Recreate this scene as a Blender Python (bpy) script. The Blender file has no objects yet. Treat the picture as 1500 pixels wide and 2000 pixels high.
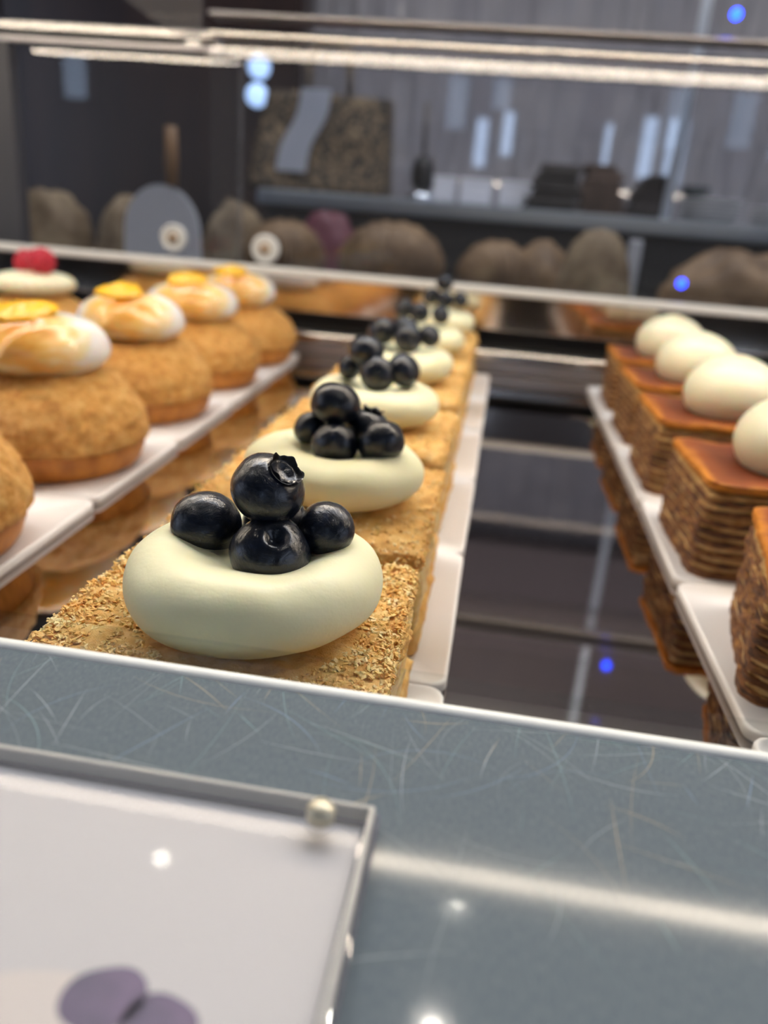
import bpy, bmesh, math, random
from mathutils import Vector, Matrix, noise

random.seed(7)
SC = bpy.context.scene
COL = SC.collection
MM = 0.001

# ------------------------------------------------------------------ camera
FPX = 1560.0
CAM_H = 0.105
d = Vector((250, 570, -FPX)).normalized()
r = Vector((14038, -1709, 1550.0)); r = (r - r.dot(d) * d).normalized()
u = r.cross(d)
rot = Matrix(((r.x, r.y, r.z), (d.x, d.y, d.z), (u.x, u.y, u.z)))      # camera axes as columns
cam_data = bpy.data.cameras.new('camera'); cam = bpy.data.objects.new('camera', cam_data); COL.objects.link(cam)
cam.matrix_world = Matrix.Translation((0, 0, CAM_H)) @ rot.to_4x4()
cam_data.sensor_fit = 'VERTICAL'; cam_data.sensor_height = 36.0
cam_data.lens = FPX / 2000 * 36.0
cam_data.clip_start = 0.01; cam_data.clip_end = 50
cam_data.dof.use_dof = True
cam_data.dof.focus_distance = 0.143
cam_data.dof.aperture_fstop = 12.5
SC.camera = cam

# ------------------------------------------------------------------ world, exposure
SC.view_settings.view_transform = 'Standard'; SC.view_settings.look = 'None'
SC.view_settings.gamma = 1; SC.view_settings.use_curve_mapping = False
SC.view_settings.exposure = 0.1
w = bpy.data.worlds.new('world'); SC.world = w; w.use_nodes = True
bg = w.node_tree.nodes['Background']; bg.inputs[0].default_value = (0.62, 0.72, 0.9, 1); bg.inputs[1].default_value = 0.25
SC.cycles.max_bounces = 12; SC.cycles.transparent_max_bounces = 16
SC.cycles.use_denoising = True
SC.cycles.sample_clamp_indirect = 6.0
LED_STRENGTH = 66.0
LAMP_STRENGTH = 330.0
WINDOW_STRENGTH = 4.5

# ------------------------------------------------------------------ material helpers
def setin(b, **kw):
    for k, v in kw.items():
        k = k.replace('_', ' ')
        if k in b.inputs:
            b.inputs[k].default_value = v
def mat(name, col, rough=0.5, **kw):
    m = bpy.data.materials.new(name); m.use_nodes = True
    b = m.node_tree.nodes['Principled BSDF']
    b.inputs['Base Color'].default_value = (*col, 1); b.inputs['Roughness'].default_value = rough
    setin(b, **kw)
    return m
def N(m, t): return m.node_tree.nodes.new(t)
def L(m, a, b): m.node_tree.links.new(a, b)
def BS(m): return m.node_tree.nodes['Principled BSDF']
def coords(m, scale=(1, 1, 1), out='Object', rotz=0):
    t = N(m, 'ShaderNodeTexCoord'); mp = N(m, 'ShaderNodeMapping')
    mp.inputs['Scale'].default_value = scale; mp.inputs['Rotation'].default_value = (0, 0, rotz)
    L(m, t.outputs[out], mp.inputs[0]); return mp.outputs[0]
def noise_tex(m, scale, detail=4, rough=0.55, co=None, dist=0.0):
    n = N(m, 'ShaderNodeTexNoise'); n.inputs['Scale'].default_value = scale
    n.inputs['Detail'].default_value = detail; n.inputs['Roughness'].default_value = rough
    n.inputs['Distortion'].default_value = dist
    L(m, co if co else coords(m), n.inputs['Vector']); return n.outputs['Fac']
def ramp(m, fac, stops):
    c = N(m, 'ShaderNodeValToRGB'); L(m, fac, c.inputs[0]); e = c.color_ramp.elements
    while len(e) < len(stops): e.new(0.5)
    for i, (p, col) in enumerate(stops):
        e[i].position = p; e[i].color = (*col, 1) if len(col) == 3 else col
    return c.outputs[0]
def bump(m, fac, strength=0.4, dist=0.001, target=None):
    b = N(m, 'ShaderNodeBump'); b.inputs['Strength'].default_value = strength; b.inputs['Distance'].default_value = dist
    L(m, fac, b.inputs['Height']); L(m, b.outputs[0], BS(m).inputs['Normal']); return b
def emat(name, col, strength):
    m = bpy.data.materials.new(name); m.use_nodes = True
    b = BS(m); b.inputs['Base Color'].default_value = (*col, 1)
    b.inputs['Emission Color'].default_value = (*col, 1); b.inputs['Emission Strength'].default_value = strength
    return m
def glass(name, tint=(0.97, 0.985, 0.98), refl=1.0, haze=0.0, hazecol=(0.8, 0.82, 0.85)):
    m = bpy.data.materials.new(name); m.use_nodes = True; nt = m.node_tree; nt.nodes.clear()
    out = nt.nodes.new('ShaderNodeOutputMaterial'); tr = nt.nodes.new('ShaderNodeBsdfTransparent'); tr.inputs[0].default_value = (*tint, 1)
    gl = nt.nodes.new('ShaderNodeBsdfGlossy'); gl.inputs['Roughness'].default_value = 0.02
    fr = nt.nodes.new('ShaderNodeFresnel'); fr.inputs[0].default_value = 1.45
    mu = nt.nodes.new('ShaderNodeMath'); mu.operation = 'MULTIPLY'; mu.inputs[1].default_value = refl; nt.links.new(fr.outputs[0], mu.inputs[0])
    ge = nt.nodes.new('ShaderNodeNewGeometry'); fb = nt.nodes.new('ShaderNodeMath'); fb.operation = 'SUBTRACT'; fb.inputs[0].default_value = 1.0
    nt.links.new(ge.outputs['Backfacing'], fb.inputs[1]); m3 = nt.nodes.new('ShaderNodeMath'); m3.operation = 'MULTIPLY'
    nt.links.new(mu.outputs[0], m3.inputs[0]); nt.links.new(fb.outputs[0], m3.inputs[1])
    mx = nt.nodes.new('ShaderNodeMixShader'); nt.links.new(m3.outputs[0], mx.inputs[0]); nt.links.new(tr.outputs[0], mx.inputs[1]); nt.links.new(gl.outputs[0], mx.inputs[2])
    last = mx.outputs[0]
    if haze > 0:
        df = nt.nodes.new('ShaderNodeBsdfDiffuse'); df.inputs[0].default_value = (*hazecol, 1)
        m2 = nt.nodes.new('ShaderNodeMixShader'); m2.inputs[0].default_value = haze
        nt.links.new(last, m2.inputs[1]); nt.links.new(df.outputs[0], m2.inputs[2]); last = m2.outputs[0]
    nt.links.new(last, out.inputs[0]); return m

# ------------------------------------------------------------------ materials
M = {}
# baked shortcrust, sugar-crumbed
m = M['crust'] = mat('golden_crust', (0.7, 0.4, 0.13), 0.6, Subsurface_Weight=0.12, Subsurface_Scale=0.002, Specular_IOR_Level=0.45)
f1 = noise_tex(m, 170, 6, 0.65); L(m, ramp(m, f1, [(0.3, (0.55, 0.24, 0.05)), (0.48, (0.80, 0.45, 0.12)), (0.68, (0.90, 0.62, 0.25))]), BS(m).inputs['Base Color'])
bump(m, noise_tex(m, 900, 6, 0.7), 0.8, 0.0009)
m = M['crumb'] = mat('sugar_crumb', (0.86, 0.6, 0.27), 0.5, Specular_IOR_Level=0.3, Subsurface_Weight=0.15, Subsurface_Scale=0.001)
oi = noise_tex(m, 260, 2); L(m, ramp(m, oi, [(0.35, (0.76, 0.40, 0.10)), (0.5, (0.90, 0.60, 0.22)), (0.65, (0.95, 0.76, 0.42))]), BS(m).inputs['Base Color'])
m = M['custard'] = mat('custard', (0.80, 0.58, 0.20), 0.3, Subsurface_Weight=0.3, Subsurface_Scale=0.003)
f1 = noise_tex(m, 1, 5, 0.6, coords(m, (60, 60, 420))); L(m, ramp(m, f1, [(0.3, (0.50, 0.28, 0.07)), (0.5, (0.78, 0.52, 0.17)), (0.7, (0.86, 0.70, 0.36))]), BS(m).inputs['Base Color'])
bump(m, f1, 0.7, 0.001)
m = M['cream'] = mat('pale_cream', (0.90, 0.86, 0.57), 0.42, Subsurface_Weight=0.35, Subsurface_Scale=0.003, Specular_IOR_Level=0.4)
m.node_tree.nodes['Principled BSDF'].inputs['Subsurface Radius'].default_value = (1, 0.8, 0.45)
bump(m, noise_tex(m, 420, 5, 0.6), 0.22, 0.0006)
m = M['white_cream'] = mat('ivory_cream', (0.88, 0.83, 0.60), 0.3, Subsurface_Weight=0.35, Subsurface_Scale=0.003)
bump(m, noise_tex(m, 120, 2), 0.1, 0.0006)
m = M['berry'] = mat('glazed_blueberry_skin', (0.006, 0.009, 0.022), 0.4, Coat_Weight=1.0, Coat_Roughness=0.03, Specular_IOR_Level=0.12)
f1 = noise_tex(m, 1.8, 6, 0.65); L(m, ramp(m, f1, [(0.35, (0.002, 0.003, 0.006)), (0.6, (0.004, 0.007, 0.018)), (0.78, (0.012, 0.022, 0.055))]), BS(m).inputs['Base Color'])
f2 = noise_tex(m, 1, 5, 0.7, coords(m, (2.2, 3.4, 7.0)), 1.0)
bp = bump(m, f2, 0.5, 0.0007)
bq = N(m, 'ShaderNodeBump'); bq.inputs['Strength'].default_value = 0.22; bq.inputs['Distance'].default_value = 0.0006
L(m, f2, bq.inputs['Height']); L(m, bq.outputs[0], BS(m).inputs['Coat Normal'])
M['calyx'] = mat('blueberry_calyx', (0.006, 0.006, 0.008), 0.35, Coat_Weight=0.4)
m = M['board'] = mat('white_card', (0.82, 0.79, 0.78), 0.42)
bump(m, noise_tex(m, 300, 3), 0.05, 0.0003)
m = M['craquelin'] = mat('craquelin_crust', (0.68, 0.36, 0.11), 0.6, Subsurface_Weight=0.1, Subsurface_Scale=0.002)
f1 = noise_tex(m, 230, 7, 0.7); L(m, ramp(m, f1, [(0.30, (0.52, 0.20, 0.032)), (0.48, (0.80, 0.39, 0.085)), (0.66, (0.92, 0.57, 0.19))]), BS(m).inputs['Base Color'])
bump(m, noise_tex(m, 380, 7, 0.72), 1.0, 0.0022)
m = M['choux'] = mat('choux_base', (0.62, 0.27, 0.045), 0.45)
f1 = noise_tex(m, 1, 4, 0.6, coords(m, (150, 150, 40))); L(m, ramp(m, f1, [(0.3, (0.36, 0.12, 0.012)), (0.65, (0.66, 0.28, 0.04))]), BS(m).inputs['Base Color'])
# toasted meringue: a torched patch on the front and top of each
m = M['meringue'] = mat('torched_meringue', (0.9, 0.88, 0.84), 0.25, Subsurface_Weight=0.3, Subsurface_Scale=0.003, Coat_Weight=0.4, Coat_Roughness=0.1)
sx = N(m, 'ShaderNodeVectorMath'); sx.operation = 'DISTANCE'; sx.inputs[1].default_value = (0.004, -0.014, 0.016)
L(m, coords(m), sx.inputs[0])
nz = noise_tex(m, 1, 5, 0.6, coords(m, (70, 70, 260)))
mu = N(m, 'ShaderNodeMath'); mu.operation = 'MULTIPLY_ADD'; mu.inputs[1].default_value = 0.022; L(m, nz, mu.inputs[0]); L(m, sx.outputs['Value'], mu.inputs[2])
dv = N(m, 'ShaderNodeMath'); dv.operation = 'DIVIDE'; dv.inputs[1].default_value = 0.042; L(m, mu.outputs[0], dv.inputs[0])
L(m, ramp(m, dv.outputs[0], [(0.40, (0.68, 0.29, 0.035)), (0.56, (0.86, 0.50, 0.13)), (0.68, (0.90, 0.74, 0.44)), (0.78, (0.92, 0.90, 0.87))]), BS(m).inputs['Base Color'])
M['curd'] = mat('lemon_curd', (0.88, 0.50, 0.025), 0.25, Subsurface_Weight=0.2, Subsurface_Scale=0.003)
m = M['rasp'] = mat('raspberry', (0.55, 0.02, 0.05), 0.35, Subsurface_Weight=0.3, Subsurface_Scale=0.002)
m = M['pastry_leaf'] = mat('baked_puff_layer', (0.40, 0.17, 0.05), 0.6)
f1 = noise_tex(m, 1, 6, 0.65, coords(m, (170, 170, 700))); L(m, ramp(m, f1, [(0.36, (0.05, 0.014, 0.004)), (0.52, (0.20, 0.07, 0.015)), (0.70, (0.50, 0.25, 0.07))]), BS(m).inputs['Base Color'])
bump(m, f1, 1.0, 0.0015)
m = M['pastry_cream'] = mat('caramel_cream_layer', (0.62, 0.40, 0.17), 0.5, Subsurface_Weight=0.1, Subsurface_Scale=0.002)
f1 = noise_tex(m, 180, 5, 0.6); L(m, ramp(m, f1, [(0.35, (0.36, 0.17, 0.045)), (0.6, (0.70, 0.47, 0.19))]), BS(m).inputs['Base Color'])
bump(m, f1, 0.5, 0.001)
# caramelised top: red brown in the middle, orange at the edges
m = M['caramel_top'] = mat('caramelised_top', (0.34, 0.09, 0.02), 0.55, Specular_IOR_Level=0.25, Coat_Weight=0.0, Coat_Roughness=0.2)
tc = N(m, 'ShaderNodeTexCoord'); sp = N(m, 'ShaderNodeSeparateXYZ'); L(m, tc.outputs['Generated'], sp.inputs[0])
def edge_dist(sock):
    a = N(m, 'ShaderNodeMath'); a.operation = 'SUBTRACT'; a.inputs[1].default_value = 0.5; L(m, sock, a.inputs[0])
    b = N(m, 'ShaderNodeMath'); b.operation = 'ABSOLUTE'; L(m, a.outputs[0], b.inputs[0]); return b.outputs[0]
mxn = N(m, 'ShaderNodeMath'); mxn.operation = 'MAXIMUM'; L(m, edge_dist(sp.outputs[0]), mxn.inputs[0]); L(m, edge_dist(sp.outputs[1]), mxn.inputs[1])
nn = N(m, 'ShaderNodeMath'); nn.operation = 'MULTIPLY_ADD'; nn.inputs[1].default_value = 0.12; L(m, noise_tex(m, 140, 4), nn.inputs[0]); L(m, mxn.outputs[0], nn.inputs[2])
L(m, ramp(m, nn.outputs[0], [(0.40, (0.16, 0.034, 0.008)), (0.50, (0.25, 0.06, 0.010)), (0.555, (0.62, 0.23, 0.025))]), BS(m).inputs['Base Color'])
bump(m, noise_tex(m, 500, 4), 0.3, 0.0005)
# metals and case
m = M['shelf'] = mat('polished_dark_steel', (0.42, 0.385, 0.375), 0.05, Metallic=1.0)
f1 = noise_tex(m, 1, 5, 0.6, coords(m, (4, 160, 1))); 
mr = N(m, 'ShaderNodeMapRange'); mr.inputs[3].default_value = 0.015; mr.inputs[4].default_value = 0.06; L(m, f1, mr.inputs[0]); L(m, mr.outputs[0], BS(m).inputs['Roughness'])
m = M['ledge'] = mat('scuffed_steel_ledge', (0.15, 0.18, 0.20), 0.09, Metallic=0.0, Specular_IOR_Level=0.08, Coat_Weight=0.06, Coat_Roughness=0.012, Coat_IOR=1.45)
f1 = noise_tex(m, 1, 6, 0.7, coords(m, (2600, 900, 1)))
L(m, ramp(m, f1, [(0.35, (0.12, 0.150, 0.18)), (0.58, (0.155, 0.185, 0.205)), (0.75, (0.24, 0.28, 0.30))]), BS(m).inputs['Base Color'])
mr = N(m, 'ShaderNodeMapRange'); mr.inputs[3].default_value = 0.04; mr.inputs[4].default_value = 0.12; L(m, noise_tex(m, 60, 4), mr.inputs[0]); L(m, mr.outputs[0], BS(m).inputs['Roughness'])
bump(m, f1, 0.02, 0.0001)
M['chrome'] = mat('polished_rail', (0.55, 0.53, 0.51), 0.2, Metallic=1.0)
M['alu'] = mat('satin_aluminium', (0.50, 0.48, 0.49), 0.35, Metallic=1.0)
M['edge'] = mat('white_polished_edge', (0.93, 0.92, 0.88), 0.35, Coat_Weight=0.3)
M['mirror_guard'] = mat('brown_mirror_guard', (0.78, 0.68, 0.60), 0.09, Metallic=1.0)
M['knob_tan'] = mat('tan_knob_metal', (0.42, 0.30, 0.20), 0.35, Metallic=0.4)
M['black'] = mat('black_gasket', (0.006, 0.006, 0.006), 0.6)
M['darkbody'] = mat('dark_cabinet_body', (0.03, 0.03, 0.034), 0.4)
M['table0'] = mat('dark_jamb', (0.07, 0.07, 0.08), 0.4)
M['steel'] = mat('brushed_steel', (0.30, 0.33, 0.37), 0.35, Metallic=0.8)
M['glass'] = glass('clear_glass', refl=1.0)
M['door_glass'] = glass('grey_door_glass', tint=(0.90, 0.91, 0.93), refl=1.0, haze=0.012)
M['acrylic'] = glass('clear_acrylic', tint=(0.90, 0.90, 0.91), refl=0.8, haze=0.07, hazecol=(0.75, 0.74, 0.74))
M['sign_acrylic'] = glass('sign_acrylic', tint=(0.96, 0.96, 0.97), refl=0.07, haze=0.02)
M['sign_edge'] = mat('cut_acrylic_edge', (0.80, 0.79, 0.74), 0.25, Transmission_Weight=0.35)
M['sign_rim'] = glass('sign_back_acrylic', tint=(0.75, 0.74, 0.78), refl=1.2, haze=0.25, hazecol=(0.5, 0.49, 0.53))
m = M['paper'] = mat('printed_paper', (0.60, 0.585, 0.57), 0.5)
m = M['print_purple'] = mat('purple_print', (0.12, 0.10, 0.19), 0.5)
L(m, ramp(m, noise_tex(m, 220, 2), [(0.3, (0.085, 0.07, 0.13)), (0.7, (0.17, 0.115, 0.21))]), BS(m).inputs['Base Color'])
M['print_tan'] = mat('tan_print', (0.70, 0.64, 0.58), 0.5)
M['print_light'] = mat('lilac_print', (0.35, 0.22, 0.36), 0.5)
M['stud'] = mat('brass_stud', (0.72, 0.66, 0.50), 0.35, Metallic=0.5)
M['led'] = emat('led_diffuser', (1.0, 0.86, 0.68), LED_STRENGTH)
M['led_dim'] = emat('rear_led_diffuser', (1.0, 0.88, 0.72), LED_STRENGTH * 0.05)
M['lamp'] = emat('lamp_bulb', (1.0, 0.93, 0.82), LAMP_STRENGTH)
M['win'] = emat('daylight_pane', (0.55, 0.72, 1.0), WINDOW_STRENGTH)
M['win_soft'] = emat('soft_daylight_pane', (0.68, 0.78, 1.0), 1.2)
M['blue_led'] = emat('blue_indicator', (0.01, 0.05, 1.0), 9.0)
M['disc_light'] = emat('cool_round_lamp', (0.45, 0.65, 1.0), 1.3)

# ------------------------------------------------------------------ object helpers
def link(name, me, material, parent=None, loc=None):
    o = bpy.data.objects.new(name, me); COL.objects.link(o)
    if material is not None:
        me.materials.clear()
        for mm in (material if isinstance(material, (list, tuple)) else [material]): me.materials.append(mm)
    if parent: o.parent = parent
    if loc: o.location = loc
    return o
def obj(name, bm, material, parent=None, loc=None, smooth=True):
    me = bpy.data.meshes.new(name)
    bmesh.ops.recalc_face_normals(bm, faces=bm.faces)
    bm.to_mesh(me); bm.free()
    if smooth:
        for p in me.polygons: p.use_smooth = True
    return link(name, me, material, parent, loc)
def empty(name, loc=(0, 0, 0), rz=0):
    o = bpy.data.objects.new(name, None); COL.objects.link(o); o.location = loc; o.rotation_euler = (0, 0, rz)
    o.empty_display_size = 0.02
    return o
def tag(o, label=None, cat=None, group=None, kind=None):
    if label: o['label'] = label
    if cat: o['category'] = cat
    if group: o['group'] = group
    if kind: o['kind'] = kind
    return o
def copy_tree(o, parent=None):
    c = o.copy(); COL.objects.link(c); c.parent = parent
    for ch in list(o.children): copy_tree(ch, c)
    return c
def add_box(bm, x0, x1, y0, y1, z0, z1, bev=0.0, seg=2):
    g = bmesh.ops.create_cube(bm, size=1)
    vs = g['verts']
    for v in vs:
        v.co = Vector(((x0 + x1) / 2 + v.co.x * (x1 - x0), (y0 + y1) / 2 + v.co.y * (y1 - y0), (z0 + z1) / 2 + v.co.z * (z1 - z0)))
    if bev > 0:
        es = set(e for v in vs for e in v.link_edges)
        bmesh.ops.bevel(bm, geom=list(es), offset=bev, segments=seg, affect='EDGES', profile=0.5)
def box(name, dims, material, parent=None, bev=0.0, seg=2, smooth=False):
    bm = bmesh.new(); add_box(bm, *dims, bev=bev, seg=seg)
    return obj(name, bm, material, parent, smooth=smooth)
def add_lathe(bm, prof, n=48, cx=0, cy=0, fn=None, cap=True):
    rings = []
    for (rr, z) in prof:
        ring = []
        for i in range(n):
            a = 2 * math.pi * i / n
            p = Vector((rr * math.cos(a), rr * math.sin(a), z))
            if fn: p = fn(p, a)
            ring.append(bm.verts.new((p.x + cx, p.y + cy, p.z)))
        rings.append(ring)
    for a, b in zip(rings, rings[1:]):
        for i in range(n):
            bm.faces.new((a[i], a[(i + 1) % n], b[(i + 1) % n], b[i]))
    if cap:
        bm.faces.new(rings[0]); bm.faces.new(rings[-1])
def add_tube(bm, pts, rad, n=10):
    rings = []
    for i, p in enumerate(pts):
        p = Vector(p); t = (Vector(pts[min(i + 1, len(pts) - 1)]) - Vector(pts[max(i - 1, 0)])).normalized()
        a = t.cross(Vector((0, 0, 1)))
        if a.length < 1e-4: a = Vector((1, 0, 0))
        a.normalize(); b = t.cross(a)
        rr = rad[i] if isinstance(rad, (list, tuple)) else rad
        rings.append([bm.verts.new(p + a * math.cos(2 * math.pi * k / n) * rr + b * math.sin(2 * math.pi * k / n) * rr) for k in range(n)])
    for a, b in zip(rings, rings[1:]):
        for i in range(n): bm.faces.new((a[i], a[(i + 1) % n], b[(i + 1) % n], b[i]))
    bm.faces.new(rings[0]); bm.faces.new(rings[-1])
def nz3(p, s, seed=0.0): return noise.noise(Vector((p.x * s + seed, p.y * s - seed * 0.7, p.z * s + seed * 1.3)))

# ================================================================== THE ROOM
FZ, CZ = -1.05, 1.75
m = mat('floor_stone', (0.10, 0.10, 0.11), 0.4); L(m, ramp(m, noise_tex(m, 3, 5), [(0.3, (0.06, 0.06, 0.07)), (0.7, (0.14, 0.14, 0.15))]), BS(m).inputs['Base Color'])
tag(box('floor', (-3.2, 3.2, -3.1, 2.3, FZ - .05, FZ), m), kind='structure')
m = mat('ceiling_grey', (0.30, 0.34, 0.38), 0.8); bump(m, noise_tex(m, 20), 0.1, 0.005)
tag(box('ceiling', (-3.2, 3.2, -3.1, 2.3, CZ, CZ + .05), m), kind='structure')
m = mat('side_wall_paint', (0.25, 0.25, 0.27), 0.8); bump(m, noise_tex(m, 30), 0.1, 0.003)
tag(box('wall_left', (-3.25, -3.2, -3.1, 2.3, FZ, CZ), m), kind='structure')
tag(box('wall_right', (3.2, 3.25, -3.1, 2.3, FZ, CZ), m), kind='structure')
tag(box('wall_front', (-3.2, 3.2, -3.15, -3.1, FZ, CZ), m), kind='structure')
# back wall of tall, glossy hand-made tiles set upright
m = mat('upright_glazed_tile', (0.40, 0.38, 0.41), 0.10, Coat_Weight=1.0, Coat_IOR=2.2)
tc = coords(m, (1, 1, 1)); mp2 = N(m, 'ShaderNodeMapping'); mp2.inputs['Rotation'].default_value = (math.pi / 2, 0, math.pi / 2); L(m, tc, mp2.inputs[0])
br = N(m, 'ShaderNodeTexBrick'); br.inputs['Scale'].default_value = 1.0; br.inputs['Brick Width'].default_value = 0.2; br.inputs['Row Height'].default_value = 0.065
br.inputs['Mortar Size'].default_value = 0.002; br.inputs['Color1'].default_value = (0.36, 0.335, 0.345, 1); br.inputs['Color2'].default_value = (0.30, 0.28, 0.30, 1); br.inputs['Mortar'].default_value = (0.26, 0.25, 0.27, 1)
L(m, mp2.outputs[0], br.inputs[0]); L(m, br.outputs[0], BS(m).inputs['Base Color'])
wv = noise_tex(m, 1, 2, 0.5, coords(m, (26, 26, 4))); bump(m, wv, 1.0, 0.05)
tag(box('wall_back', (-3.2, 3.2, 2.1, 2.15, FZ, CZ), m), kind='structure')
m = mat('dark_bulkhead_paint', (0.14, 0.105, 0.105), 0.6); bump(m, noise_tex(m, 30), 0.1, 0.002)
tag(box('trim_1', (-3.2, 3.2, 2.04, 2.1, 0.72, CZ), m), kind='structure')  # added dark panel, out of view, dims what the shelf reflects
# windows in the wall behind the camera; first five are slits added for glints
wf = mat('window_frame_paint', (0.05, 0.05, 0.06), 0.5)
def window(name, x0, x1, z0, z1):
    o = box(name, (x0 - .05, x1 + .05, -3.1, -3.06, z0 - .05, z1 + .05), wf); tag(o, kind='structure')
    box('window_pane', (x0, x1, -3.06, -3.05, z0, z1), M['win'], o)
for k, (x, w_, z0, z1) in enumerate(((-0.33, 0.09, 0.50, 0.86), (-0.12, 0.08, 0.60, 0.92), (0.70, 0.08, 0.48, 0.88), (1.00, 0.10, 0.50, 0.95), (1.22, 0.14, 0.45, 0.95),
                                     (-2.74, 0.11, 0.50, 0.78), (-2.32, 0.12, 0.53, 0.80))):
    window('window_%d' % (k + 1), x - w_ / 2, x + w_ / 2, z0, z1)
for k, sx_ in enumerate((-1, 1)):  # side panes added as soft fill and for glints on the berries
    xa, xb = (-3.2, -3.16) if sx_ < 0 else (3.16, 3.2)
    o = box('window_%d' % (8 + k), (xa, xb, -2.1, -0.1, -0.35, 1.35), wf); tag(o, kind='structure')
    px_ = (-3.16, -3.15) if sx_ < 0 else (3.15, 3.16)
    box('window_pane', (px_[0], px_[1], -2.05, -0.15, -0.3, 1.3), M['win_soft'], o)

# ================================================================== THE DISPLAY CASE
case = empty('display_case', (0, 0.35, FZ)); tag(case, 'glass and steel pastry display case with a mirror-dark shelf and scratched front ledge', 'display case')
def cp(name, dims, material, bev=0.0, label=None, parent=None, smooth=False):
    o = box(name, dims, material, None, bev=bev, smooth=smooth)
    p = parent or case
    o.parent = p
    off = Vector((0, 0, 0)); q = p
    while q: off += q.location; q = q.parent
    o.location = -off
    if label: o['label'] = label
    return o
XA, XB = -0.75, 0.75
cp('base_cabinet', (XA, XB, -0.16, 0.70, FZ, -0.012), M['darkbody'])
cp('shelf', (XA, XB, 0.05, 0.66, -0.010, 0.0), M['shelf'], label='dark mirror-polished shelf')
cp('front_apron', (XA, XB, -0.16, 0.05, -0.012, 0.033), M['darkbody'])
ledge = cp('front_ledge', (XA, XB, -0.16, 0.0982, 0.0335, 0.0385), M['ledge'], bev=0.0004, label='scratched blue-grey ledge')
def local(parent):
    off = Vector((0, 0, 0)); q = parent
    while q: off += q.location; q = q.parent
    return off
# bright rounded nosing along the far edge of the ledge
bm = bmesh.new(); add_tube(bm, [(XA, 0.0984, 0.0379), (XB, 0.0984, 0.0379)], 0.0014, 16)
o = obj('edge_trim', bm, M['edge'], case); o.location = -local(case); o['label'] = 'bright polished edge strip'
# scratches left on the ledge by trays; tints paint in their rainbow sheen
bm = bmesh.new(); rs = random.Random(11); sm = []
for k in range(330):
    x = rs.uniform(-0.09, 0.11); y = 0.0982 - abs(rs.gauss(0, 0.022)) ; 
    if y < 0.045: continue
    a = rs.choice((rs.gauss(1.1, 0.35), rs.gauss(-0.25, 0.35), rs.gauss(2.3, 0.4), rs.gauss(1.6, 0.2))); ln = rs.uniform(0.003, 0.024); cv = rs.gauss(0, 40)
    wd = rs.choice((0.00002, 0.00003, 0.00004, 0.00006)); n = 12; prev = None; mi = rs.choice((0, 0, 0, 1, 1, 2, 3))
    px, py = x, y
    for i in range(n + 1):
        t = i / n; ww = wd * math.sin(math.pi * min(max(t, 0.08), 0.92))
        nx, ny = -math.sin(a), math.cos(a)
        if py > 0.0979: py = 0.0979
        q = (bm.verts.new((px + nx * ww, py + ny * ww, 0.03856)), bm.verts.new((px - nx * ww, py - ny * ww, 0.03856)))
        if prev:
            f = bm.faces.new((prev[0], prev[1], q[1], q[0])); f.material_index = mi
        prev = q
        px += math.cos(a) * ln / n; py += math.sin(a) * ln / n; a += cv * ln / n
me = bpy.data.meshes.new('scratches'); bm.to_mesh(me); bm.free()
for nm, c in (('pale', (0.36, 0.42, 0.44)), ('green', (0.22, 0.36, 0.36)), ('warm', (0.42, 0.36, 0.25)), ('blue', (0.20, 0.30, 0.42))):
    me.materials.append(mat('scratch_' + nm, c, 0.45))
o = bpy.data.objects.new('scratch_marks', me); COL.objects.link(o); o.parent = ledge; o.location = -local(ledge); o['kind'] = 'stuff'
cp('front_pane', (XA, XB, 0.1000, 0.1009, 0.0002, 0.0428), M['glass'])
# rear: rail, black strip painted as the gap's shade, mirror guard with bright cap
cp('rear_rail', (XA, XB, 0.586, 0.594, 0.0002, 0.0165), M['alu'], bev=0.0012)
cp('rail_lip', (XA, XB, 0.582, 0.586, 0.0095, 0.0165), M['chrome'], bev=0.0012)
cp('rear_gap_seal', (XA, XB, 0.615, 0.625, 0.0002, 0.034), M['black'])
cp('rear_guard', (XA, XB, 0.600, 0.606, 0.029, 0.054), M['mirror_guard'], bev=0.0006, label='brown mirror strip')
cp('guard_cap', (XA, XB, 0.5985, 0.6075, 0.054, 0.0595), M['edge'], bev=0.0015, label='bright cap of the mirror strip')
# upper door rails
cp('upper_rail', (-0.224, XB, 0.612, 0.632, 0.198, 0.212), M['acrylic'], bev=0.001)
cp('upper_rail', (-0.224, XB, 0.608, 0.612, 0.2085, 0.2130), M['chrome'], bev=0.0015)
cp('upper_rail', (-0.224, XB, 0.609, 0.630, 0.2215, 0.2245), M['alu'], bev=0.001)
cp('upper_rail', (XA, -0.226, 0.640, 0.652, 0.203, 0.208), M['alu'], bev=0.001)
cp('upper_rail', (XA, -0.226, 0.632, 0.650, 0.209, 0.217), M['chrome'], bev=0.002)
bm = bmesh.new()                                                       # curved clear bracket hanging at the joint
pts = []
for i in range(17):
    a = i / 16 * math.pi / 2
    pts.append((-0.290 + 0.064 * math.sin(a) ** 0.9, 0.198 + 0.034 * (1 - math.sin(a)) ** 1.2))
fr = [bm.verts.new((x, 0.600, z)) for x, z in pts] + [bm.verts.new((-0.2255, 0.600, 0.236)), bm.verts.new((-0.290, 0.600, 0.240))]
f = bm.faces.new(fr); ex = bmesh.ops.extrude_face_region(bm, geom=[f])
for v in ex['geom']:
    if isinstance(v, bmesh.types.BMVert): v.co.y += 0.004
o = obj('corner_bracket', bm, M['acrylic'], case, smooth=False); o.location = -local(case); o['label'] = 'curved clear bracket'
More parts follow.
